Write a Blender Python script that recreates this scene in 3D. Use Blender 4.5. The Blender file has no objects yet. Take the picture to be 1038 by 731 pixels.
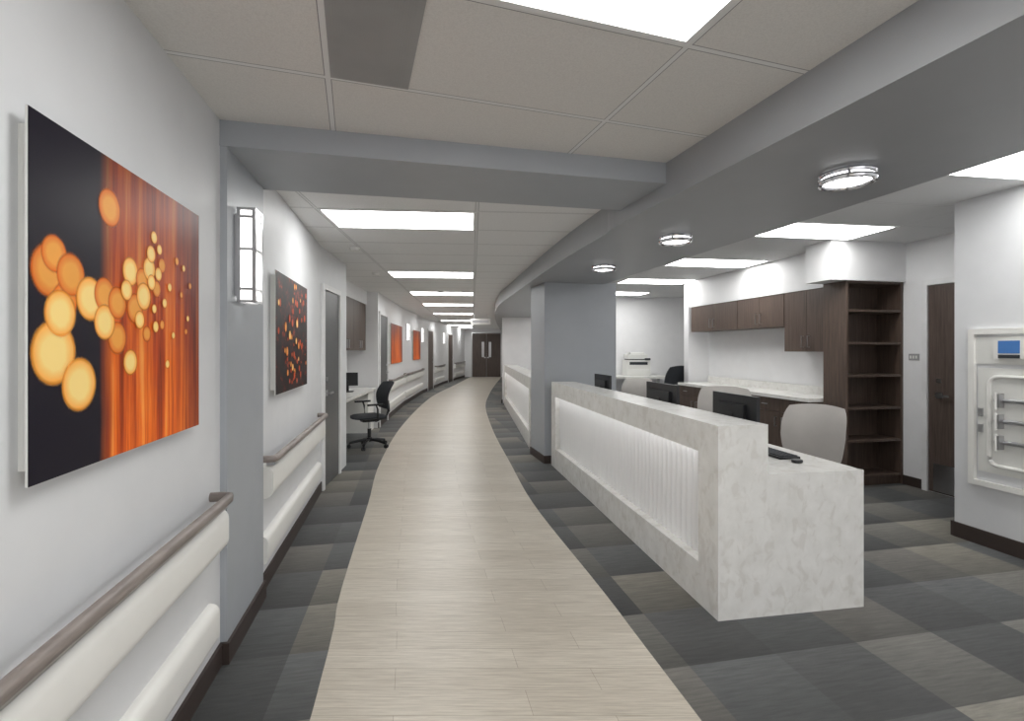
import bpy, math, random
from mathutils import Vector
random.seed(4)
sc = bpy.context.scene

# ------------------------------------------------------------------ materials
def lin(c):
    return tuple(((v/255)/12.92 if v/255 <= .04045 else ((v/255+.055)/1.055)**2.4) for v in c) + (1,)

class NT:
    def __init__(s, name):
        s.m = bpy.data.materials.new(name); s.m.use_nodes = True
        s.n = s.m.node_tree.nodes; s.l = s.m.node_tree.links
        s.b = s.n['Principled BSDF']
    def new(s, t, **k):
        n = s.n.new(t)
        for a, v in k.items(): setattr(n, a, v)
        return n
    def link(s, a, b): s.l.new(a, b)
    def ramp(s, fac, stops, interp='LINEAR'):
        r = s.new('ShaderNodeValToRGB'); r.color_ramp.interpolation = interp
        e = r.color_ramp.elements
        e[0].position, e[0].color = stops[0]
        e[1].position, e[1].color = stops[-1]
        for p, c in stops[1:-1]:
            x = e.new(p); x.color = c
        s.link(fac, r.inputs['Fac']); return r.outputs['Color']
    def pos(s, rot=0, loc=(0, 0, 0), scale=(1, 1, 1)):
        g = s.new('ShaderNodeNewGeometry'); m = s.new('ShaderNodeMapping')
        m.inputs['Rotation'].default_value = (0, 0, rot)
        m.inputs['Location'].default_value = loc
        m.inputs['Scale'].default_value = scale
        s.link(g.outputs['Position'], m.inputs['Vector']); return m.outputs['Vector']
    def noise(s, vec, scale, detail=3, rough=.5):
        n = s.new('ShaderNodeTexNoise'); n.inputs['Scale'].default_value = scale
        n.inputs['Detail'].default_value = detail; n.inputs['Roughness'].default_value = rough
        s.link(vec, n.inputs['Vector']); return n.outputs['Fac']
    def mul(s, vec, v):
        n = s.new('ShaderNodeVectorMath', operation='MULTIPLY')
        s.link(vec, n.inputs[0]); n.inputs[1].default_value = v; return n.outputs[0]
    def math(s, op, a, b=None, clamp=False):
        n = s.new('ShaderNodeMath', operation=op); n.use_clamp = clamp
        for i, x in enumerate((a, b)):
            if x is None: continue
            if isinstance(x, (int, float)): n.inputs[i].default_value = x
            else: s.link(x, n.inputs[i])
        return n.outputs[0]
    def mix(s, fac, a, b, mode='MIX'):
        n = s.new('ShaderNodeMixRGB', blend_type=mode)
        for i, x in enumerate((fac, a, b)):
            if isinstance(x, (int, float, tuple)): n.inputs[i].default_value = x
            else: s.link(x, n.inputs[i])
        return n.outputs[0]
    def bump(s, h, strength=.2, dist=.01):
        n = s.new('ShaderNodeBump'); n.inputs['Strength'].default_value = strength
        n.inputs['Distance'].default_value = dist
        s.link(h, n.inputs['Height']); s.link(n.outputs[0], s.b.inputs['Normal'])
    def rough(s, v): s.b.inputs['Roughness'].default_value = v; return s

def plain(name, rgb, rough=.6, metal=0, var=.06, scale=6, bump=0):
    t = NT(name); v = t.pos()
    f = t.noise(v, scale, 4)
    c = lin(rgb)
    lo = tuple(x*(1-var) for x in c[:3])+(1,); hi = tuple(min(1, x*(1+var)) for x in c[:3])+(1,)
    t.link(t.ramp(f, [(.3, lo), (.7, hi)]), t.b.inputs['Base Color'])
    t.rough(rough); t.b.inputs['Metallic'].default_value = metal
    if bump: t.bump(t.noise(v, 260, 2), bump, .002)
    return t.m

def emis(name, rgb, strength):
    t = NT(name); t.b.inputs['Base Color'].default_value = lin((240, 240, 240))
    t.b.inputs['Emission Color'].default_value = lin(rgb)
    t.b.inputs['Emission Strength'].default_value = strength
    return t.m

def woodm(name, dark, light, vert=True, rough=.45):
    t = NT(name); v = t.pos(rot=.2)
    sv = t.mul(v, (22, 22, 1.3) if vert else (2, 2, 22))
    f = t.noise(sv, 2.2, 6, .65)
    t.link(t.ramp(f, [(.3, lin(dark)), (.7, lin(light))]), t.b.inputs['Base Color'])
    t.rough(rough); t.bump(f, .08, .003); return t.m

M = {}
M['wall'] = plain('wall_paint_pale_grey', (216, 217, 219), .5, var=.02, bump=.05)
M['wallw'] = plain('wall_paint_white', (228, 228, 229), .5, var=.02, bump=.05)
M['blue'] = plain('wall_paint_blue_grey', (162, 166, 171), .45, var=.02, bump=.05)
M['soff'] = plain('soffit_paint_grey', (155, 157, 160), .4, var=.02, bump=.05)
M['base'] = plain('rubber_base_brown', (58, 48, 44), .5)
M['white'] = plain('white_plastic', (226, 226, 222), .35, var=.02)
M['rib'] = plain('ribbed_white_panel', (236, 236, 236), .35, var=.01)
M['offw'] = plain('bumper_vinyl', (230, 229, 225), .4, var=.02)
M['steel'] = plain('brushed_steel', (190, 190, 192), .28, 1)
M['chrome'] = plain('chrome', (225, 225, 228), .12, 1)
M['black'] = plain('black_plastic', (26, 27, 30), .4)
M['dgrey'] = plain('dark_mesh_fabric', (48, 51, 56), .8, bump=.3)
M['lgrey'] = plain('light_grey_fabric', (176, 172, 168), .8, bump=.3)
M['screen'] = plain('screen_glass', (14, 17, 24), .1)
M['blue_lcd'] = emis('blue_display', (30, 90, 180), .2)
M['blue_lcd'].node_tree.nodes['Principled BSDF'].inputs['Base Color'].default_value = lin((70, 115, 165))
M['cab'] = woodm('walnut_laminate', (66, 54, 48), (99, 83, 73))
M['rail'] = woodm('handrail_driftwood', (106, 97, 93), (150, 140, 134), False, .35)
M['door'] = woodm('door_veneer', (70, 59, 54), (96, 83, 76))
M['doorg'] = plain('door_grey_paint', (84, 84, 86), .4)
M['panel'] = emis('light_diffuser', (255, 255, 253), 10.5)
M['ring'] = emis('ring_glow', (255, 255, 255), 3)
M['sconce'] = emis('sconce_glass', (255, 253, 248), 2.0)
M['led'] = emis('led_strip', (255, 255, 255), 4)
M['trim'] = plain('light_trim_white', (225, 225, 225), .4)
M['ventg'] = plain('vent_grey', (158, 158, 158), .5)

def bokeh(name, core, rim, op):
    t = NT(name); uv = t.new('ShaderNodeUVMap'); c = t.new('ShaderNodeVectorMath', operation='SUBTRACT')
    t.link(uv.outputs[0], c.inputs[0]); c.inputs[1].default_value = (.5, .5, 0)
    ln = t.new('ShaderNodeVectorMath', operation='LENGTH'); t.link(c.outputs[0], ln.inputs[0])
    r = t.math('MULTIPLY', ln.outputs['Value'], 2)
    nz = t.noise(uv.outputs[0], 3, 3)
    col = t.ramp(t.math('ADD', r, t.math('MULTIPLY', nz, .2)), [(0, lin(core)), (.6, lin(core)), (1, lin(rim))])
    t.link(col, t.b.inputs['Base Color']); t.rough(.4)
    t.b.inputs['Specular IOR Level'].default_value = .2
    t.link(t.ramp(r, [(0, (op, op, op, 1)), (.82, (op, op, op, 1)), (.92, (op*.5, op*.5, op*.5, 1)), (1, (0, 0, 0, 1))]), t.b.inputs['Alpha'])
    return t.m
M['bok1'] = bokeh('bokeh_yellow', (255, 222, 140), (255, 168, 64), .97)
M['bok2'] = bokeh('bokeh_orange', (250, 174, 80), (230, 112, 30), .85)
M['ember'] = bokeh('bokeh_red', (206, 84, 32), (140, 36, 16), .92)

# quartz
t = NT('white_quartz'); v = t.pos()
n1 = t.noise(v, 9, 6, .6)
w = t.new('ShaderNodeTexNoise'); w.inputs['Scale'].default_value = 17; w.inputs['Detail'].default_value = 4
w.inputs['Distortion'].default_value = .8; t.link(t.mul(v, (1, 1, .7)), w.inputs['Vector'])
vein = t.ramp(w.outputs['Fac'], [(.36, (1, 1, 1, 1)), (.42, (.4, .4, .4, 1)), (.5, (0, 0, 0, 1))])
basec = t.ramp(n1, [(.3, lin((220, 219, 215))), (.7, lin((233, 232, 229)))])
t.link(t.mix(t.math('MULTIPLY', vein, .27), basec, lin((186, 180, 170))), t.b.inputs['Base Color'])
t.rough(.25); M['quartz'] = t.m

# ceiling tiles with T-bar grid
def ceilm(name, theta, p0, e0, col=(205, 205, 205)):
    t = NT(name); v = t.pos(rot=-theta, loc=(-p0, -e0, 0))
    def br(ms):
        b = t.new('ShaderNodeTexBrick'); b.offset = 0; b.squash = 1
        for k, x in (('Scale', 1), ('Mortar Size', ms), ('Mortar Smooth', .0), ('Brick Width', 1.22), ('Row Height', .6)):
            b.inputs[k].default_value = x
        t.link(v, b.inputs['Vector']); return b.outputs['Fac']
    bar = br(.010); edge = br(.0135)
    sp = t.noise(v, 160, 3, .7)
    tile = t.ramp(sp, [(.3, lin(tuple(x-12 for x in col))), (.6, lin(col))])
    c1 = t.mix(edge, tile, lin((140, 140, 141)))
    t.link(t.mix(bar, c1, lin((222, 222, 222))), t.b.inputs['Base Color'])
    t.rough(.85); t.bump(sp, .15, .003)
    return t.m
THA, THB, THN = .309, .08, .15
M['cA'] = ceilm('ceiling_tiles_near', THA, -.1, 2.07, (220, 218, 215))
M['cB'] = ceilm('ceiling_tiles_corridor', THB, .035, 3.84, (234, 234, 234))
M['cN'] = ceilm('ceiling_tiles_station', THN, 3.05, 4.0, (216, 216, 216))

# carpet tiles
t = NT('carpet_tiles'); v = t.pos(rot=-.2, loc=(.12, .22, 0))
TS = .46
cell = t.new('ShaderNodeVectorMath', operation='SNAP'); t.link(v, cell.inputs[0])
cell.inputs[1].default_value = (TS, TS, 50)
wn = t.new('ShaderNodeTexWhiteNoise', noise_dimensions='3D'); t.link(cell.outputs[0], wn.inputs['Vector'])
colr = t.ramp(wn.outputs['Value'], [(0, lin((84, 85, 86))), (.25, lin((108, 107, 103))), (.45, lin((92, 94, 95))),
     (.64, lin((124, 121, 113))), (.78, lin((110, 108, 104))), (.9, lin((74, 75, 76))), (1, lin((74, 75, 76)))], 'CONSTANT')
st = t.noise(t.mul(v, (3, 30, 1)), 2.0, 5, .65)
fine = t.noise(v, 300, 2)
shade = t.ramp(st, [(.28, (.66, .66, .66, 1)), (.72, (1.2, 1.19, 1.17, 1))])
c2 = t.mix(1, colr, shade, 'MULTIPLY')
# printed light-to-dark ombre pattern of each carpet tile
fr_ = t.new('ShaderNodeVectorMath', operation='SUBTRACT'); t.link(v, fr_.inputs[0]); t.link(cell.outputs[0], fr_.inputs[1])
sx = t.new('ShaderNodeSeparateXYZ'); t.link(fr_.outputs[0], sx.inputs[0])
g = t.ramp(t.math('MULTIPLY', sx.outputs['Y'], 1/TS), [(0, (.5, .5, .5, 1)), (1, (1.15, 1.15, 1.14, 1))])
c3 = t.mix(1, c2, g, 'MULTIPLY')
c4 = t.mix(.25, c3, t.ramp(fine, [(.3, (.5, .5, .5, 1)), (.7, (1.5, 1.5, 1.5, 1))]), 'MULTIPLY')
t.link(c4, t.b.inputs['Base Color']); t.rough(.55); t.bump(fine, .25, .003)
M['carpet'] = t.m

# plank vinyl with UV (boards laid across the path)
t = NT('plank_vinyl'); uv = t.new('ShaderNodeUVMap')
sw = t.new('ShaderNodeMapping'); sw.inputs['Rotation'].default_value = (0, 0, math.radians(90)); t.link(uv.outputs[0], sw.inputs['Vector'])
V_ = sw.outputs[0]
b = t.new('ShaderNodeTexBrick'); b.offset = .37; b.inputs['Scale'].default_value = 1
for k, x in (('Mortar Size', .0014), ('Brick Width', .92), ('Row Height', .15), ('Mortar Smooth', .2)):
    b.inputs[k].default_value = x
b.inputs['Color1'].default_value = (0.35, .35, .35, 1); b.inputs['Color2'].default_value = (.8, .8, .8, 1)
b.inputs['Mortar'].default_value = (0, 0, 0, 1)
t.link(V_, b.inputs['Vector'])
gn = t.noise(t.mul(V_, (1.6, 40, 1)), 2.6, 7, .7)
tone = t.ramp(b.outputs['Color'], [(0, lin((158, 148, 133))), (.2, lin((188, 180, 166))), (.8, lin((202, 195, 182)))])
grn = t.ramp(gn, [(.34, (.72, .70, .68, 1)), (.60, (1.05, 1.05, 1.05, 1))])
t.link(t.mix(1, tone, grn, 'MULTIPLY'), t.b.inputs['Base Color']); t.rough(.34); t.bump(gn, .05, .002)
M['plank'] = t.m

def artm(name, navy_to, seed, glow=1.25):
    t = NT(name); uv = t.new('ShaderNodeUVMap'); s = t.new('ShaderNodeSeparateXYZ')
    t.link(uv.outputs[0], s.inputs[0])
    mp = t.new('ShaderNodeVectorMath', operation='ADD'); t.link(uv.outputs[0], mp.inputs[0]); mp.inputs[1].default_value = (seed, 0, 0)
    a = t.noise(t.mul(mp.outputs[0], (9, .35, 1)), 1.8, 5, .62)
    col = t.ramp(a, [(.3, lin((84, 26, 6))), (.44, lin((190, 72, 14))), (.56, lin((236, 116, 28))), (.68, lin((252, 172, 84)))])
    fall = t.ramp(s.outputs['Y'], [(0, (glow, glow, glow, 1)), (.5, (.9, .84, .8, 1)), (1, (.42, .35, .30, 1))])
    col = t.mix(1, col, fall, 'MULTIPLY')
    wob = t.noise(uv.outputs[0], 2.5, 2)
    mx = t.math('ADD', s.outputs['X'], t.math('MULTIPLY', wob, .04))
    k = t.ramp(mx, [(navy_to, (0, 0, 0, 1)), (navy_to+.08, (.9, .9, .9, 1)), (.80, (1, 1, 1, 1)), (.97, (.45, .45, .45, 1))])
    t.link(t.mix(k, lin((22, 17, 30)), col), t.b.inputs['Base Color']); t.rough(.4)
    t.b.inputs['Specular IOR Level'].default_value = .2
    return t.m
M['art1'] = artm('art_print_amber_lights', .30, 0)
M['art3'] = artm('art_print_orange', .02, 7)
t = NT('art_print_ember'); uv = t.new('ShaderNodeUVMap')
a = t.noise(t.mul(uv.outputs[0], (1, .9, 1)), 7, 5, .7)
t.link(t.ramp(a, [(.46, lin((14, 8, 12))), (.57, lin((56, 15, 12))), (.66, lin((150, 50, 20))), (.76, lin((232, 140, 60)))]), t.b.inputs['Base Color'])
t.rough(.4); t.b.inputs['Specular IOR Level'].default_value = .15; M['art2'] = t.m

# ------------------------------------------------------------------ geometry helpers
class Fr:
    """local frame: s along direction d, t to the right of it"""
    def __init__(s, ox, oy, dx, dy):
        n = math.hypot(dx, dy); s.o = (ox, oy); s.d = (dx/n, dy/n); s.p = (dy/n, -dx/n)
    def pt(s, a, b, z=0):
        return (s.o[0]+a*s.d[0]+b*s.p[0], s.o[1]+a*s.d[1]+b*s.p[1], z)
W = Fr(0, 0, 0, 1)   # t = +X, s = +Y

class MB:
    def __init__(s, name, mats):
        s.name = name; s.mats = mats; s.v = []; s.f = []; s.mi = []; s.uv = {}
    def face(s, idx, m=0, uv=None):
        if uv: s.uv[len(s.f)] = uv
        s.f.append(idx); s.mi.append(m)
    def prism(s, pts, z0, z1, m=0):
        a = sum(pts[i][0]*pts[(i+1) % len(pts)][1]-pts[(i+1) % len(pts)][0]*pts[i][1] for i in range(len(pts)))
        if a < 0: pts = pts[::-1]
        n = len(pts); k = len(s.v)
        s.v += [(p[0], p[1], z0) for p in pts]+[(p[0], p[1], z1) for p in pts]
        s.face(list(range(k+n-1, k-1, -1)), m); s.face(list(range(k+n, k+2*n)), m)
        for i in range(n):
            j = (i+1) % n; s.face([k+i, k+j, k+n+j, k+n+i], m)
    def box(s, fr, s0, s1, t0, t1, z0, z1, m=0):
        s.prism([fr.pt(s0, t0), fr.pt(s0, t1), fr.pt(s1, t1), fr.pt(s1, t0)], z0, z1, m)
    def rslab(s, fr, s0, s1, t0, t1, z0, z1, r, m=0, n=5):
        pts = []
        for cx, cy, a0 in ((s1-r, t1-r, 0), (s0+r, t1-r, 90), (s0+r, t0+r, 180), (s1-r, t0+r, 270)):
            for i in range(n+1):
                a = math.radians(a0+90*i/n); pts.append(fr.pt(cx+r*math.cos(a), cy+r*math.sin(a)))
        s.prism(pts, z0, z1, m)
    def cyl(s, c, r, z0, z1, m=0, n=20, r2=None):
        r2 = r if r2 is None else r2; k = len(s.v)
        for z, rr in ((z0, r), (z1, r2)):
            s.v += [(c[0]+rr*math.cos(2*math.pi*i/n), c[1]+rr*math.sin(2*math.pi*i/n), z) for i in range(n)]
        s.face(list(range(k+n-1, k-1, -1)), m); s.face(list(range(k+n, k+2*n)), m)
        for i in range(n):
            j = (i+1) % n; s.face([k+i, k+j, k+n+j, k+n+i], m)
    def tube(s, pts, r, m=0, n=10, closed=False, rz=None):
        rz = rz or r; pts = [Vector(p) for p in pts]; k = len(s.v); N = len(pts)
        for i, p in enumerate(pts):
            if closed: tg = pts[(i+1) % N]-pts[i-1]
            else: tg = pts[min(i+1, N-1)]-pts[max(i-1, 0)]
            tg.normalize(); up = Vector((0, 0, 1))
            if abs(tg.z) > .95: up = Vector((0, 1, 0))
            a = tg.cross(up).normalized(); b = a.cross(tg).normalized()
            for j in range(n):
                q = 2*math.pi*j/n; s.v.append(tuple(p+a*(r*math.cos(q))+b*(rz*math.sin(q))))
        for i in range(N if closed else N-1):
            i2 = (i+1) % N
            for j in range(n):
                j2 = (j+1) % n
                s.face([k+i*n+j, k+i*n+j2, k+i2*n+j2, k+i2*n+j], m)
        if not closed:
            s.face([k+j for j in range(n)][::-1], m); s.face([k+(N-1)*n+j for j in range(n)], m)
    def extr(s, fr, s0, s1, prof, m=0):
        n = len(prof); k = len(s.v)
        for q in (s0, s1): s.v += [fr.pt(q, a, z) for a, z in prof]
        s.face(list(range(k, k+n)), m); s.face(list(range(k+2*n-1, k+n-1, -1)), m)
        for i in range(n):
            j = (i+1) % n; s.face([k+i, k+n+i, k+n+j, k+j], m)
    def disc(s, fr, a, z, t, r, m=0, n=28):
        k = len(s.v); cs = [(math.cos(2*math.pi*i/n), math.sin(2*math.pi*i/n)) for i in range(n)]
        s.v += [fr.pt(a+r*c, t, z+r*q) for c, q in cs]
        s.face(list(range(k, k+n)), m, [(.5+.5*c, .5+.5*q) for c, q in cs])
    def quad_uv(s, p, m=0):
        k = len(s.v); s.v += p
        s.face([k, k+1, k+2, k+3], m, [(0, 0), (1, 0), (1, 1), (0, 1)])
    def surf(s, fn, na, nb, m=0, close=True):
        """double-sided shell: fn(a,b,side)->pt"""
        k = len(s.v)
        for sd in (0, 1):
            for j in range(nb+1):
                for i in range(na+1): s.v.append(fn(i/na, j/nb, sd))
        L = (na+1)*(nb+1); id_ = lambda i, j, sd: k+sd*L+j*(na+1)+i
        for j in range(nb):
            for i in range(na):
                s.face([id_(i, j, 0), id_(i+1, j, 0), id_(i+1, j+1, 0), id_(i, j+1, 0)], m)
                s.face([id_(i, j, 1), id_(i, j+1, 1), id_(i+1, j+1, 1), id_(i+1, j, 1)], m)
        for i in range(na):
            s.face([id_(i, 0, 1), id_(i+1, 0, 1), id_(i+1, 0, 0), id_(i, 0, 0)], m)
            s.face([id_(i, nb, 0), id_(i+1, nb, 0), id_(i+1, nb, 1), id_(i, nb, 1)], m)
        for j in range(nb):
            s.face([id_(0, j, 0), id_(0, j+1, 0), id_(0, j+1, 1), id_(0, j, 1)], m)
            s.face([id_(na, j, 1), id_(na, j+1, 1), id_(na, j+1, 0), id_(na, j, 0)], m)
    def done(s, smooth=False, bevel=0, seg=2):
        me = bpy.data.meshes.new(s.name)
        xs = [p[0] for p in s.v]; ys = [p[1] for p in s.v]; zs = [p[2] for p in s.v]
        c = ((min(xs)+max(xs))/2, (min(ys)+max(ys))/2, min(zs))
        me.from_pydata([(p[0]-c[0], p[1]-c[1], p[2]-c[2]) for p in s.v], [], s.f)
        for m in s.mats: me.materials.append(M[m])
        for i, p in enumerate(me.polygons): p.material_index = s.mi[i]
        if s.uv:
            ul = me.uv_layers.new(name='UVMap')
            for fi, uvs in s.uv.items():
                for li, q in zip(me.polygons[fi].loop_indices, uvs): ul.data[li].uv = q
        me.update()
        if smooth:
            me.shade_smooth(); me.set_sharp_from_angle(angle=math.radians(38))
        ob = bpy.data.objects.new(s.name, me); ob.location = c
        sc.collection.objects.link(ob)
        if bevel:
            b = ob.modifiers.new('bevel', 'BEVEL'); b.width = bevel; b.segments = seg; b.limit_method = 'ANGLE'
            b.angle_limit = math.radians(50)
        return ob

def one(name, mat, pts, z0, z1):
    b = MB(name, [mat]); b.prism(pts, z0, z1); return b.done()

def catmull(P, n=6):
    out = []
    for i in range(len(P)-1):
        p0 = P[max(i-1, 0)]; p1 = P[i]; p2 = P[i+1]; p3 = P[min(i+2, len(P)-1)]
        for k in range(n):
            u = k/n
            out.append(tuple(.5*((2*p1[c])+(-p0[c]+p2[c])*u+(2*p0[c]-5*p1[c]+4*p2[c]-p3[c])*u*u+(-p0[c]+3*p1[c]-3*p2[c]+p3[c])*u**3) for c in (0, 1)))
    out.append(P[-1]); return out

# ------------------------------------------------------------------ shell
CZ, CN, SB, BB = 2.54, 2.62, 2.33, 2.42
one('floor', 'carpet', [(-3.6, -2.2), (5.6, -2.2), (5.6, 26.3), (-3.6, 26.3)], -.1, 0)

Lp = catmull([(.0, -2), (-.83, 2.1), (-1.04, 3.0), (-1.37, 4.7), (-1.70, 6.34), (-2.07, 9.07), (-2.36, 12.7), (-2.48, 16), (-2.35, 20), (-2.2, 25.98)])
Rp = catmull([(1.5, -2), (.72, 2.1), (.55, 3.0), (.2, 4.7), (-.02, 6.34), (-.36, 9.07), (-.68, 12.7), (-.74, 16), (-.7, 20), (-.55, 25.98)])
b = MB('floor_plank_path', ['plank'])
acc = 0; K = 8
for i in range(len(Lp)):
    if i:
        acc += math.hypot((Lp[i][0]+Rp[i][0]-Lp[i-1][0]-Rp[i-1][0])/2, (Lp[i][1]+Rp[i][1]-Lp[i-1][1]-Rp[i-1][1])/2)
    for k in range(K+1):
        f = k/K; b.v.append((Lp[i][0]*(1-f)+Rp[i][0]*f, Lp[i][1]*(1-f)+Rp[i][1]*f, .003))
    if i:
        for k in range(K):
            q = (i-1)*(K+1)+k
            b.face([q, q+1, q+K+2, q+K+1], 0, [(pa, k/K*1.6), (pa, (k+1)/K*1.6), (acc, (k+1)/K*1.6), (acc, k/K*1.6)])
    pa = acc
b.done()

A = Fr(-.857, 0, -.22, 1); KA = 1.0239
one('wall_left', 'wall', [(-.417, -2), (-1.979, 5.1), (-2.10, 6.25), (-2.3, 6.25), (-2.17, 5.1), (-.62, -2)], 0, 2.7)
b = MB('wall_pilaster', ['blue']); b.box(A, 2.304*KA, 2.90*KA, -.01, .03, 0, BB+.05); b.done()
one('wall_alcove_side', 'wall', [(-2.12, 6.13), (-2.12, 6.25), (-3.0, 6.17), (-3.0, 6.05)], 0, 2.7)
one('wall_alcove_back', 'wallw', [(-2.79, 6.1), (-3.06, 9.25), (-3.26, 9.25), (-3.0, 6.1)], 0, 2.7)
far = [(-2.5, 9.2), (-2.85, 13), (-3.0, 16.5), (-2.9, 21), (-2.5, 26)]
one('wall_corridor_left', 'wallw', [(-3.2, 9.13)]+far+[(-3.4, 26), (-3.4, 9.13)], 0, 2.7)
one('wall_corridor_end', 'wallw', [(-3.4, 26), (1, 26), (1, 26.2), (-3.4, 26.2)], 0, 2.7)
one('wall_corridor_right', 'wallw', [(-.27, 13.4), (1.7, 13.4), (1.7, 14.1), (.3, 14.1), (.2, 26), (-.42, 26)], 0, 2.7)
one('wall_station_back', 'wallw', [(1.5, 11), (5.3, 11), (5.3, 11.2), (1.7, 11.2), (1.7, 13.4), (1.5, 13.4)], 0, 2.72)
one('wall_station_stub', 'wallw', [(3.02, 8.45), (3.6, 8.45), (3.6, 8.66), (3.02, 8.66)], 0, 2.72)
one('wall_cabinet_side', 'wallw', [(3.92, 5.64), (4.3, 5.72), (4.6, 8.66), (3.33, 8.66)], 0, 2.72)
one('wall_storage_right', 'wallw', [(5.1, 8.66), (5.3, 8.66), (5.3, 11), (5.1, 11)], 0, 2.72)
one('wall_door_side', 'wallw', [(4.19, 5.8), (4.53, 4.1), (5.3, 4.1), (5.3, 5.8)], 0, 2.72)
one('wall_right', 'wall', [(3.49, 3.89), (4.668, -2), (5.3, -2), (5.3, 4.1), (4.53, 4.1)], 0, 2.72)

one('ceiling', 'cA', [(-.5, -2.1), (2.4, -2.1), (1.0, 2.9), (-1.5, 2.5)], CZ, CZ+.08)
one('ceiling_corridor', 'cB', [(-1.5, 2.75), (-2.05, 5.1), (-2.2, 6.2), (-3.1, 6.2), (-3.1, 9.2), (-2.95, 13), (-3.1, 17), (-3, 21), (-2.6, 26.1),
    (-.2, 26.1), (-.4, 18), (-.3, 13), (-.1, 9.9), (.2, 7.75), (.6, 5.14), (.85, 3.79), (1.0, 3.2)], CZ, CZ+.08)
one('ceiling_station', 'cN', [(3.0, -2.1), (2.0, 2.16), (1.1, 6.06), (.5, 8.5), (.35, 11), (.3, 13.6), (5.35, 13.6), (5.35, -2.1)], CN, CN+.08)
one('trim_cross_beam', 'blue', [(-1.42, 2.285), (1.05, 2.87), (.95, 3.42), (-1.58, 2.915)], BB, 2.68)
si = catmull([(2.24, -2.05), (.88, 2.85), (.68, 3.79), (.42, 5.14), (.016, 7.75), (-.28, 9.9), (-.45, 13), (-.52, 18), (-.5, 26)], 5)
so = catmull([(3.18, -2.05), (2.22, 2.16), (1.32, 6.06), (.85, 8.3), (.6, 11), (.5, 14), (.5, 26)], 5)
b = MB('trim_soffit', ['soff']); b.prism(si+so[::-1], SB, 2.75); b.done()

# column
C = Fr(.418, 6.34, -.25, 1)
b = MB('wall_column', ['blue']); b.box(C, 0, .62, 0, 1.0, 0, SB+.02); b.done()
b = MB('baseboard_column', ['base']); b.box(C, -.012, .63, -.012, 1.012, 0, .1); b.done()

# baseboards
def strip(name, pts, off=.014, z1=.1):
    b = MB(name, ['base'])
    b.prism([(x+off, y) for x, y in pts]+[(x-off*.5, y) for x, y in pts[::-1]], 0, z1); return b.done()
strip('baseboard_left', [(-.417, -2), (-1.979, 5.1)])
b = MB('baseboard_pilaster', ['base']); b.box(A, 2.29*KA, 2.915*KA, 0, .044, 0, .1); b.done()
strip('baseboard_corridor_left', [(-2.5, 9.2), (-2.85, 13), (-3.0, 16.5), (-2.9, 21), (-2.5, 26)])
strip('baseboard_right', [(3.49, 3.89), (4.668, -2)], -.014, .115)
strip('baseboard_door_side', [(4.25, 5.5), (4.325, 5.16)], -.014)
b = MB('baseboard_right_return', ['base']); b.box(W, 3.885, 3.91, 3.476, 3.6, 0, .115); b.done()
b = MB('baseboard_corridor_right', ['base']); b.prism([(-.29, 13.385), (-.44, 25.9), (-.40, 25.9), (-.25, 13.385)], 0, .1); b.done()

# ------------------------------------------------------------------ ceiling fixtures
def cfr(th): return Fr(0, 0, -math.sin(th), math.cos(th))   # s=e, t=p
def troffer(th, p0, e0, z, nm='ceiling_light_panel', w=1.2, d=.58):
    f = cfr(th); b = MB(nm, ['trim', 'panel'])
    e1, p1 = e0+d, p0+w; z0 = z-.008
    for q in ((e0, e0+.02, p0, p1), (e1-.02, e1, p0, p1), (e0+.02, e1-.02, p0, p0+.02), (e0+.02, e1-.02, p1-.02, p1)):
        b.box(f, *q, z0, z+.002, 0)
    b.box(f, e0+.02, e1-.02, p0+.02, p1-.02, z0+.003, z+.001, 1)
    return b.done()
troffer(THA, -.09, .88, CZ); troffer(THA, -.09, -.92, CZ)  # second panel is unseen, added behind the camera for more light
for k in (0, 5, 9, 13, 18, 24, 30, 34): troffer(THB, .035-1.21, 3.85+.6*k, CZ)  # last panel of the row is added to brighten the end doors
for e in (2.21, 4.01, 5.81, 7.61, 9.41): troffer(THN, 3.06, e, CN)
troffer(THN, 3.06, .41, CN)
troffer(THN, 1.84, 11.2, CN)

def vent(nm, th, p0, e0, w, d, z, mat='ventg', n=14):
    f = cfr(th); b = MB(nm, [mat, 'black'])
    b.box(f, e0, e0+d, p0, p0+w, z-.004, z+.001, 0)
    for i in range(n):
        q = p0+.015+(w-.03)*i/n
        b.box(f, e0+.015, e0+d-.015, q, q+(w-.03)/n*.55, z-.0055, z-.003, 0)
    return b.done()
vent('ceiling_return_grille', THA, -.09, 1.49, .30, .57, CZ, n=30)
vent('ceiling_air_vent', THN, 4.4, 6.15, .35, .25, CN, 'ventg', 8)
for (x, y, z) in ((-1.65, 5.2, CZ), (-1.9, 6.9, CZ), (-1.3, 9.0, CZ)):
    b = MB('smoke_detector', ['white']); b.cyl((x, y), .045, z-.035, z, 0, 20, .06); b.done(True)

# ring downlights
for (x, y) in ((1.63, 2.40), (1.24, 3.74), (.94, 5.06), (.45, 7.6)):
    b = MB('ring_ceiling_light', ['chrome', 'ring'])
    b.cyl((x, y), .085, SB-.012, SB, 0, 32)
    for r, z, rr, m in ((.112, SB-.045, .013, 0), (.09, SB-.032, .016, 1), (.112, SB-.014, .012, 0)):
        b.tube([(x+r*math.cos(2*math.pi*i/36), y+r*math.sin(2*math.pi*i/36), z) for i in range(36)], rr, m, 8, True)
    for i in range(3):
        a = i*2.1; b.tube([(x+.112*math.cos(a), y+.112*math.sin(a), SB-.05), (x+.112*math.cos(a), y+.112*math.sin(a), SB)], .006, 0, 8)
    b.done(True)

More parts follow.
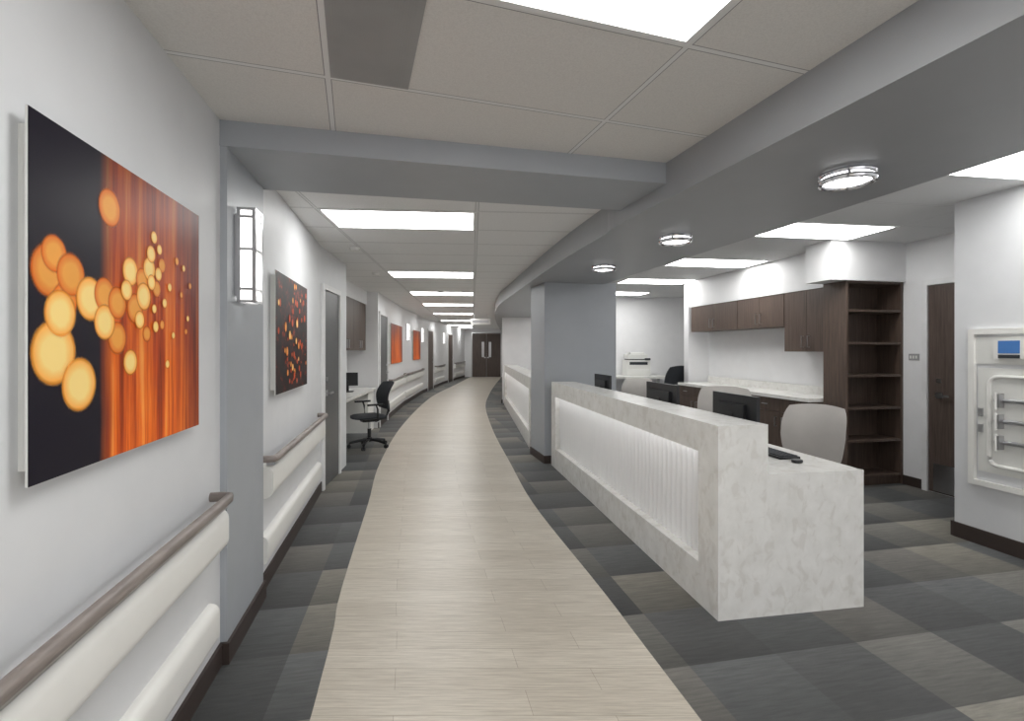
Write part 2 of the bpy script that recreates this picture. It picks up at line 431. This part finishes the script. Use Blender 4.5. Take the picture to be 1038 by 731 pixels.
# hanging exit sign
b = MB('hanging_exit_sign', ['white', 'steel'])
b.box(W, 15.0, 15.04, -1.25, -.65, 2.22, 2.4, 0); b.box(W, 14.995, 15.0, -1.2, -.7, 2.27, 2.35, 1)
for x in (-1.15, -.75): b.tube([(x, 15.02, 2.4), (x, 15.02, CZ)], .006, 1, 8)
b.done()

# ------------------------------------------------------------------ wall sconces
def sconce(fr, s, t0, z0=1.70, z1=2.165, w=.13, d=.095):
    b = MB('wall_sconce', ['steel', 'sconce'])
    b.box(fr, s-w*.4, s+w*.4, t0, t0+.015, z0+.03, z1-.03, 0)
    b.box(fr, s-w/2+.008, s+w/2-.008, t0+.015, t0+d-.008, z0+.008, z1-.008, 1)
    for a in (s-w/2, s+w/2-.016):
        for q in (t0+.012, t0+d-.014): b.box(fr, a, a+.016, q, q+.016, z0, z1, 0)
    for z in (z0, z0+.06, z0+(z1-z0)*.55, z1-.05, z1-.012):
        for q in (t0+.012, t0+d-.010): b.box(fr, s-w/2, s+w/2, q, q+.010, z, z+.012, 0)
        for a in (s-w/2, s+w/2-.010): b.box(fr, a, a+.010, t0+.012, t0+d, z, z+.012, 0)
    return b.done()
sconce(A, 2.46*KA, .03)

# ------------------------------------------------------------------ handrails
def rprof(t0, t1, z0, z1, r, n=5):
    pr = [(t0, z0)]
    for cz, a0 in ((z0+r, -90), (z1-r, 0)):
        for i in range(n+1):
            a = math.radians(a0+90*i/n); pr.append((t1-r+r*math.cos(a), cz+r*math.sin(a)))
    pr.append((t0, z1)); return pr
def handrail(fr, s0, s1):
    b = MB('handrail', ['rail', 'offw', 'steel'])
    z = .812
    b.tube([fr.pt(s0, .0, z), fr.pt(s0, .05, z), fr.pt(s0+.01, .078, z), fr.pt(s0+.04, .085, z), fr.pt((s0+s1)/2, .085, z), fr.pt(s1-.04, .085, z),
            fr.pt(s1-.01, .078, z), fr.pt(s1, .05, z), fr.pt(s1, .0, z)], .02, 0, 14, rz=.021)
    b.extr(fr, s0+.03, s1-.03, rprof(.03, .08, .768, .792, .008), 2)
    b.extr(fr, s0, s1, rprof(0, .075, .575, .765, .05), 1)
    return b.done(True)
def bumper(fr, s0, s1):
    b = MB('wall_bumper_rail', ['offw']); b.extr(fr, s0, s1, rprof(0, .045, .175, .35, .04)); return b.done(True)
for s0, s1 in ((-.6, 2.19*KA), (2.94*KA, 4.92*KA)):
    handrail(A, s0, s1); bumper(A, s0, s1-.02)

F1 = Fr(-2.5, 9.2, -.35, 3.8); F2 = Fr(-2.85, 13, -.15, 3.5); F3 = Fr(-3, 16.5, .1, 4.5); F4 = Fr(-2.9, 21, .4, 5)
for f, s0, s1 in ((F1, 1.2, 3.78), (F2, .1, 3.4), (F3, 2.3, 4.4), (F4, 2.2, 4.8)):
    handrail(f, s0, s1); bumper(f, s0, s1)
sconce(F2, .35, 0); sconce(F2, 3.2, 0); sconce(F3, 4.2, 0)

# ------------------------------------------------------------------ wall art
def art(nm, fr, s0, s1, z0, z1, mat, discs, k=1.34):
    b = MB(nm, ['white', mat, 'bok1', 'bok2', 'ember'])
    b.box(fr, s0+.03, s1-.03, .0, .032, z0+.03, z1-.03, 0)      # standoff
    b.box(fr, s0, s1, .032, .037, z0, z1, 0)
    T = .0375
    b.quad_uv([fr.pt(s0, T, z0), fr.pt(s1, T, z0), fr.pt(s1, T, z1), fr.pt(s0, T, z1)], 1)
    for i, (a, c, r, m) in enumerate(discs):
        ss = s0+a*(s1-s0); zz = z0+c*(z1-z0); r *= k
        ss = min(max(ss, s0+r+.002), s1-r-.002); zz = min(max(zz, z0+r+.002), z1-r-.002)
        b.disc(fr, ss, zz, T+.0004+.00008*i, r, m)
    return b.done()
d1 = [(.03, .58, .05, 3), (.09, .63, .035, 3), (.13, .50, .036, 3), (.155, .581, .042, 3), (.07, .352, .06, 2), (.113, .464, .044, 2), (.19, .255, .053, 2), (.236, .519, .045, 2),
      (.332, .833, .042, 3), (.373, .40, .037, 3), (.306, .54, .038, 3), (.306, .45, .038, 2), (.373, .52, .037, 3), (.447, .315, .03, 2),
      (.447, .64, .034, 2), (.475, .51, .036, 3), (.52, .62, .03, 3), (.568, .67, .03, 2), (.602, .80, .016, 2), (.53, .56, .034, 2),
      (.55, .42, .02, 3), (.62, .60, .022, 3), (.58, .73, .022, 2), (.66, .70, .02, 3), (.64, .76, .014, 2), (.68, .55, .013, 2),
      (.72, .62, .012, 2), (.66, .46, .013, 3), (.75, .42, .010, 2), (.78, .74, .012, 3), (.82, .60, .010, 3), (.88, .5, .009, 2), (.70, .30, .012, 2), (.84, .72, .01, 2), (.60, .52, .012, 2),
      (.58, .62, .02, 2), (.63, .66, .018, 2), (.5, .47, .022, 2), (.42, .57, .024, 2), (.61, .45, .015, 2), (.90, .65, .01, 3), (.86, .44, .009, 3)]
art('wall_art_bokeh', A, 1.067*KA, 1.965*KA, 1.168, 2.003, 'art1', d1)
d2 = []
for i in range(60):
    a = random.gauss(.5, .24); c = random.random()*.9+.05
    d2.append((min(.93, max(.07, a)), c, random.uniform(.010, .035), random.choice([4, 4, 4, 3, 2])))
art('wall_art_ember', A, 3.15*KA, 4.18*KA, 1.175, 1.98, 'art2', d2, 1.1)
art('wall_art_orange', F1, 1.3, 3.2, 1.15, 2.03, 'art3', [])
art('wall_art_orange', F2, 1.3, 2.8, 1.15, 2.03, 'art3', [])

# ------------------------------------------------------------------ doors
def door(nm, fr, s0, s1, h, mat='door', casing='trim', side=1, lever=None, kick=False, t=0, double=False, dep=.03):
    b = MB(nm, [mat, casing, 'steel', 'screen']); g = side
    def bx(a0, a1, q0, q1, z0, z1, m):
        b.box(fr, a0, a1, min(g*q0, g*q1)+t, max(g*q0, g*q1)+t, z0, z1, m)
    w = .055
    bx(s0-w, s0, .001, dep, 0, h+w, 1); bx(s1, s1+w, .001, dep, 0, h+w, 1); bx(s0, s1, .001, dep, h, h+w, 1)
    if double:
        mid = (s0+s1)/2
        for a0, a1 in ((s0, mid-.004), (mid+.004, s1)):
            bx(a0, a1, .001, .012, .01, h-.003, 0)
        for a in (mid-.25, mid+.12): bx(a, a+.13, .012, .016, 1.05, 1.85, 1)
        for a in (mid-.12, mid+.04): bx(a, a+.08, .012, .05, 1.0, 1.06, 2)
    else:
        bx(s0+.003, s1-.003, .001, .012, .01, h-.003, 0)
    if kick: bx(s0+.05, s1-.05, .012, .014, .02, .3, 2)
    if lever is not None:
        bx(lever-.03, lever+.03, .012, .02, .97, 1.03, 2)
        bx(lever-.008, lever+.008, .012, .06, .992, 1.008, 2)
        bx(lever-.008, lever+.12*(1 if lever < (s0+s1)/2 else -1), .05, .062, .99, 1.01, 2)
        bx(lever-.02, lever+.02, .012, .024, 1.13, 1.17, 2)
    return b.done()
L2 = Fr(-1.979, 5.1, -.121, 1.15)
door('door_1', L2, .07, .72, 2.10, 'doorg', 'trim', 1, .17)
door('door_2', F1, .12, 1.0, 2.13, 'doorg', 'trim', 1, .9)
door('door_3', F3, .9, 1.9, 2.13, 'door', 'trim', 1, 1.8)
door('door_4', F4, .8, 1.8, 2.13, 'door', 'trim', 1, 1.7)
E = Fr(-2.15, 26, 1, 0)
door('door_5', E, .06, 1.55, 2.3, 'door', 'steel', 1, None, False, 0, True)
R2 = Fr(4.27, 5.4, .26, -1.3)
door('door_6', R2, .29, 1.15, 2.13, 'door', 'trim', 1, .40, True)
b = MB('light_switch_plate', ['ventg', 'white']); b.box(R2, .08, .19, .001, .008, 1.35, 1.42, 0)
for a in (.095, .125, .155): b.box(R2, a, a+.015, .008, .012, 1.37, 1.40, 1)
b.done()

# ------------------------------------------------------------------ reception desk
def counter(nm, ox, oy, dx, dy, L, ped=True):
    f = Fr(ox, oy, dx, dy); b = MB(nm, ['quartz', 'rib', 'led', 'steel'])
    H, P, R = 1.055, .2, .085
    b.box(f, 0, L, R+.012, .30, 0, H, 0)
    b.box(f, 0, L, 0, R+.012, 0, .24, 0); b.box(f, 0, L, 0, R+.012, .88, H, 0)
    b.box(f, 0, P, 0, R+.012, .24, .88, 0); b.box(f, L-P, L, 0, R+.012, .24, .88, 0)
    pitch = .066
    n = int((L-2*P)/pitch)*12; rows = 10; k = len(b.v)
    for j in range(rows+1):
        z = .24+.64*j/rows
        for i in range(n+1):
            s = P+(L-2*P)*i/n
            ph = 2*math.pi*(s+.006*math.sin(z*9+s*2.3))/pitch
            b.v.append(f.pt(s, R+.008-.036*abs(math.sin(ph/2))**.8, z))
    for j in range(rows):
        for i in range(n):
            q = k+j*(n+1)+i; b.face([q, q+1, q+n+2, q+n+1], 1)
    b.box(f, P+.01, L-P-.01, .010, .040, .8785, .8805, 2)
    b.box(f, 0, .06, .30, .907, 0, .78, 0)
    b.box(f, .06, L, .30, .907, .742, .78, 0)
    for s in (1.5, 2.65, L-.45):
        b.box(f, s, s+.4, .34, .80, .02, .742, 1)
        for z in (.3, .55): b.box(f, s-.005, s+.405, .80, .806, z, z+.004, 3)
        for z in (.42, .65): b.box(f, s+.13, s+.27, .80, .82, z, z+.012, 3)
    return b.done(), f
desk, D = counter('reception_desk', 1.113, 2.663, -.17, 1, 3.66)
counter('nurse_station_counter', .265, 7.20, -.49, 6.1, 5.9)

def monitor(fr, s, t, z=.781, w=.5, top=1.175):
    b = MB('computer_monitor', ['black', 'screen'])
    b.rslab(fr, s+w/2-.11, s+w/2+.11, t-.05, t+.13, z, z+.014, .03, 0)
    b.box(fr, s+w/2-.03, s+w/2+.03, t-.005, t+.02, z+.012, top-.12, 0)
    b.box(fr, s, s+w, t+.02, t+.045, top-.31, top, 0)
    b.box(fr, s+.10, s+w-.10, t+.0, t+.02, top-.24, top-.06, 0)
    b.box(fr, s+.012, s+w-.012, t+.045, t+.047, top-.298, top-.012, 1)
    return b.done(False, .004)
def keyboard(fr, s, t, z=.781):
    b = MB('keyboard', ['black', 'dgrey']); b.box(fr, s, s+.42, t, t+.14, z, z+.014, 0)
    for i in range(14):
        for j in range(4): b.box(fr, s+.012+i*.0285, s+.035+i*.0285, t+.012+j*.031, t+.037+j*.031, z+.014, z+.02, 1)
    return b.done()
for y, mw in ((2.95, .47), (3.92, .56), (5.4, .5)):
    s = (y-2.663)*1.014; monitor(D, s, .42, w=mw); keyboard(D, s+.02, .62)
b = MB('computer_mouse', ['black']); b.rslab(D, .2, .26, .64, .70, .781, .80, .025); b.done(False, .006)
b = MB('desk_phone', ['black', 'dgrey']); b.box(D, 2.25, 2.45, .42, .6, .781, .82, 0); b.tube([D.pt(2.27, .44, .85), D.pt(2.27, .5, .858), D.pt(2.27, .58, .85)], .02, 0); b.box(D, 2.32, 2.43, .45, .57, .82, .825, 1); b.done(False, .004)

# ------------------------------------------------------------------ chairs
def chair(x, y, ang, mat, nm='office_chair', zt=1.05, arms=True, seat='dgrey', bw=.225):
    f = Fr(x, y, math.cos(ang), math.sin(ang)); b = MB(nm, [mat, 'black', 'steel', seat])
    for i in range(5):
        a = 2*math.pi*i/5+.3
        c, q = math.cos(a), math.sin(a)
        b.tube([f.pt(0, 0, .12), f.pt(.15*c, .15*q, .105), f.pt(.28*c, .28*q, .075)], .020, 1, 8)
        e = Fr(*f.pt(.29*c, .29*q)[:2], f.d[0]*c+f.p[0]*q, f.d[1]*c+f.p[1]*q)
        for o in (-.022, .008):
            k = [e.pt(.028*math.cos(w), o, .03+.028*math.sin(w)) for w in [2*math.pi*j/14 for j in range(14)]]
            k2 = [e.pt(.028*math.cos(w), o+.014, .03+.028*math.sin(w)) for w in [2*math.pi*j/14 for j in range(14)]]
            n0 = len(b.v); b.v += k+k2; b.face(list(range(n0, n0+14)), 1); b.face(list(range(n0+27, n0+13, -1)), 1)
            for j in range(14): b.face([n0+j, n0+14+j, n0+14+(j+1) % 14, n0+(j+1) % 14], 1)
        b.tube([f.pt(.285*c, .285*q, .03), f.pt(.285*c, .285*q, .08)], .010, 1, 8)
    b.cyl(f.pt(0, 0), .045, .09, .15, 1); b.cyl(f.pt(0, 0), .028, .14, .28, 1); b.cyl(f.pt(0, 0), .018, .27, .41, 2)
    b.rslab(f, -.12, .12, -.1, .1, .39, .425, .03, 1)
    def seatf(a, c, sd):
        u = a*2-1; w = c*2-1
        uu = u*math.sqrt(1-.32*w*w); ww = w*math.sqrt(1-.32*u*u)
        e = max(abs(u), abs(w))**4
        z = .475 + (.022*(1-e) if sd == 0 else -.03*(1-.4*e)) - (.02*max(0, ww-.6)*2)
        return f.pt(.24*ww+.02, -.27*uu, z)
    b.surf(seatf, 12, 12, 3)
    zb = .56
    def back(a, c, sd):
        u = a*2-1; w = c*2-1
        hw = bw*(1-.12*max(0, -w))
        uu = u*math.sqrt(1-.26*w**4); ww = w*math.sqrt(1-.16*u*u)
        e = max(abs(u), abs(w))**4
        s = -.235-.05*(ww+1)*.5-.045*max(0, ww)**2+.045*uu*uu+.02*math.cos(ww*2.4)
        th = .020*(1-.75*e)
        return f.pt(s+(th if sd == 0 else -th), hw*uu*(1/.9), zb+(zt-zb)*(ww+1)/2)
    b.surf(back, 14, 14, 0)
    b.tube([f.pt(-.1, 0, .405), f.pt(-.25, 0, .42), f.pt(-.30, 0, .52), f.pt(-.285, 0, .68)], .022, 1, 10)
    if arms:
        for q in (-1, 1):
            b.tube([f.pt(-.03, .2*q, .41), f.pt(-.03, .29*q, .43), f.pt(-.02, .30*q, .60), f.pt(-.0, .295*q, .655)], .014, 1, 8)
            b.rslab(f, -.12, .13, .27*q-.0 if q > 0 else -.32, .32 if q > 0 else -.27, .65, .675, .02, 1)
    return b.done(True)
chair(2.17, 3.68, math.radians(222), 'lgrey', arms=False, seat='lgrey', zt=1.035, bw=.20)
chair(2.00, 4.66, math.radians(245), 'lgrey', arms=False, seat='lgrey', zt=1.10)
chair(1.88, 7.75, math.radians(235), 'lgrey', arms=False, seat='lgrey', zt=1.0)
chair(2.80, 8.98, math.radians(120), 'dgrey', nm='high_back_chair', zt=1.18)
chair(-2.14, 7.40, math.radians(215), 'dgrey', nm='task_chair', zt=.98)

# ------------------------------------------------------------------ station cabinets + bookcase
K = Fr(3.55, 5.24, -.2, 1)
b = MB('bookcase', ['cab'])
Wd = .735; Dp = .30
b.box(K, 0, Dp, 0, .028, 0, 2.2); b.box(K, 0, Dp, Wd-.028, Wd, 0, 2.2)
b.box(K, Dp-.015, Dp, .028, Wd-.028, .0, 2.2); b.box(K, .03, .05, .028, Wd-.028, 0, .09)
for z in (.09, .47, .82, 1.17, 1.52, 1.87, 2.175): b.box(K, .004, Dp-.015, .028, Wd-.028, z, z+.025)
b.done(False, .002)

S = Fr(4.94, 0, -.2, 1); KS = 1.0198
def handle(b, fr, s, t, z0, z1, m):
    b.box(fr, s, s+.008, t-.03, t, z0, z0+.008, m); b.box(fr, s, s+.008, t-.03, t, z1-.008, z1, m); b.box(fr, s, s+.008, t-.034, t-.026, z0, z1, m)
def upper(y0, y1, n, z0, z1, dep=.33):
    b = MB('upper_cabinet', ['cab', 'steel', 'black']); s0, s1 = y0*KS, y1*KS; t1 = .10; t0 = t1-dep
    b.box(S, s0, s1, t0+.02, t1, z0, z1, 0); w = (s1-s0)/n
    b.box(S, s0+.002, s1-.002, t0+.015, t0+.021, z0+.002, z1-.002, 2)
    for i in range(n):
        b.box(S, s0+i*w+.002, s0+(i+1)*w-.002, t0, t0+.018, z0+.001, z1-.001, 0)
        hs = s0+(i+1)*w-.05 if i % 2 == 0 else s0+i*w+.04
        handle(b, S, hs, t0, z0+.05, z0+.19, 1)
    return b.done()
upper(5.60, 6.30, 2, 1.44, 2.18); upper(6.31, 7.2, 2, 1.76, 2.18); upper(7.21, 8.4, 2, 1.76, 2.18)
b = MB('base_cabinet', ['cab', 'quartz', 'steel', 'black']); s0, s1 = 5.66*KS, 8.4*KS; t1 = .10
b.box(S, s0, s1, t1-.53, t1, .1, .87, 0); b.box(S, s0, s1, t1-.47, t1, 0, .1, 3)
b.box(S, s0-.0, s1, t1-.58, t1, .87, .91, 1); b.box(S, s0, s1, t1-.02, t1, .91, 1.01, 1)
w = (s1-s0)/6
for i in range(6):
    b.box(S, s0+i*w+.002, s0+(i+1)*w-.002, t1-.55, t1-.53, .105, .70, 0); b.box(S, s0+i*w+.002, s0+(i+1)*w-.002, t1-.55, t1-.53, .705, .865, 0)
    handle(b, S, s0+(i+1)*w-.06 if i % 2 == 0 else s0+i*w+.05, t1-.55, .52, .64, 2)
    b.box(S, s0+i*w+.18, s0+(i+1)*w-.18, t1-.585, t1-.577, .78, .79, 2)
b.done()
b = MB('trim_bulkhead', ['wallw'])
b.box(S, 5.54*KS, 8.45*KS, -.24, .1, 2.18, CN+.02); b.box(K, -.03, .31, -.22, Wd+.02, 2.2, CN+.02); b.done()

# desk run with printer at the back wall
b = MB('printer_table', ['white', 'steel'])
b.box(W, 10.25, 10.95, 1.95, 3.3, .86, .9, 0)
for x in (2.0, 3.22):
    for y in (10.3, 10.88): b.box(W, y, y+.04, x, x+.04, 0, .86, 1)
b.done()
b = MB('laser_printer', ['white', 'dgrey', 'black'])
b.box(W, 10.4, 10.85, 2.42, 2.92, .9, 1.24, 0); b.box(W, 10.4, 10.8, 2.45, 2.86, 1.26, 1.36, 0)
b.box(W, 10.42, 10.82, 2.47, 2.84, 1.24, 1.26, 1); b.box(W, 10.395, 10.4, 2.48, 2.86, 1.14, 1.2, 1)
b.box(W, 10.392, 10.4, 2.45, 2.89, .95, 1.04, 0); b.box(W, 10.36, 10.42, 2.80, 2.91, 1.24, 1.28, 1)
b.box(W, 10.45, 10.75, 2.5, 2.8, 1.36, 1.40, 0); b.done(False, .012)
b = MB('work_table', ['white', 'steel']); b.box(W, 9.45, 10.1, 2.5, 3.7, .72, .75, 0)
for x in (2.55, 3.6):
    for y in (9.5, 10.0): b.box(W, y, y+.04, x, x+.04, 0, .72, 1)
b.done()

# ------------------------------------------------------------------ valve / alarm cabinet on right wall
V = Fr(3.49, 3.89, .2, -1)
b = MB('medical_gas_valve_cabinet', ['white', 'wall', 'steel', 'blue_lcd', 'offw', 'dgrey'])
s0, s1, z0, z1 = .12, .80, .45, 1.62
for q in ((s0, s1, z0, z0+.04), (s0, s1, z1-.04, z1), (s0, s0+.04, z0+.04, z1-.04), (s1-.04, s1, z0+.04, z1-.04)):
    b.box(V, q[0], q[1], 0.001, .035, q[2], q[3], 4)
b.box(V, s0+.04, s1-.04, 0.001, .006, z0+.04, z1-.04, 1)
b.box(V, s0+.04, s1-.04, .006, .016, 1.36, 1.56, 0)
b.box(V, .30, .52, .016, .05, 1.40, 1.54, 4); b.box(V, .33, .46, .05, .053, 1.44, 1.53, 3); b.box(V, .33, .46, .05, .053, 1.405, 1.43, 5)
b.box(V, s0+.06, s1-.06, .006, .02, .56, 1.33, 0)
def rr(c0, c1, q0, q1, r):
    o = []
    for cs, cz, a0 in ((c1-r, q1-r, 0), (c0+r, q1-r, 90), (c0+r, q0+r, 180), (c1-r, q0+r, 270)):
        for i in range(5):
            a = math.radians(a0+90*i/4); o.append(V.pt(cs+r*math.cos(a), .03, cz+r*math.sin(a)))
    return o
b.tube(rr(.26, .62, .62, 1.27, .06), .014, 4, 8, True)
for z in (.80, .95, 1.10):
    b.tube([V.pt(.30, .035, z), V.pt(.58, .035, z)], .016, 2, 10)
    b.box(V, .34, .36, .04, .09, z-.05, z+.05, 2); b.tube([V.pt(.34, .085, z-.06), V.pt(.34, .085, z+.06)], .010, 4, 8)
for z in (.88, 1.0): b.box(V, .185, .215, .02, .03, z-.03, z+.03, 2)
b.done(True)

# ------------------------------------------------------------------ alcove furniture
Q = Fr(-2.785, 6.2, -.265, 3.0)
b = MB('alcove_desk', ['white', 'quartz']); b.box(Q, .08, 2.92, 0.01, .52, .72, .76, 1); b.box(Q, .08, .11, .02, .5, 0, .72, 0); b.box(Q, 2.4, 2.9, .02, .48, 0.0, .72, 0); b.done()
b = MB('wall_hung_cabinet', ['cab', 'steel', 'black']); b.box(Q, .1, 2.92, .01, .31, 1.45, 2.3, 0)
n = 6; w = 2.82/n; b.box(Q, .1, 2.92, .31, .314, 1.45, 2.3, 2)
for i in range(n):
    b.box(Q, .1+i*w+.003, .1+(i+1)*w-.003, .314, .332, 1.45, 2.3, 0)
    q = .1+(i+1)*w-.08 if i % 2 == 0 else .1+i*w+.05
    b.box(Q, q, q+.03, .345, .357, 1.49, 1.62, 1); b.box(Q, q, q+.02, .332, .35, 1.49, 1.50, 1); b.box(Q, q, q+.02, .332, .35, 1.61, 1.62, 1)
b.done()
one('trim_alcove_header', 'wallw', [(-2.45, 6.25), (-2.70, 9.2), (-3.0, 9.2), (-2.78, 6.25)], 2.3, CZ+.02)
b = MB('desktop_monitor', ['black', 'screen'])
f = Fr(*Q.pt(2.0, .22)[:2], 1, .2)
b.box(f, -.1, .1, -.08, .08, .761, .775, 0); b.box(f, -.025, .025, -.01, .01, .77, .95, 0); b.box(f, -.17, .17, -.02, .0, .86, 1.08, 0); b.done(False, .004)

# ------------------------------------------------------------------ world + camera
wd = bpy.data.worlds.new('world'); sc.world = wd; wd.use_nodes = True
wd.node_tree.nodes['Background'].inputs[0].default_value = (.99, .98, .98, 1)
wd.node_tree.nodes['Background'].inputs[1].default_value = 1.45
cam = bpy.data.cameras.new('camera'); co = bpy.data.objects.new('camera', cam); sc.collection.objects.link(co)
co.location = (0, 0, 1.47); co.rotation_euler = (math.radians(90), 0, 0)
cam.sensor_width = 36; cam.lens = 500/1038*36; cam.shift_y = -11.5/1038; cam.clip_start = .02
sc.camera = co
try:
    sc.view_settings.view_transform = 'Standard'
except Exception: pass
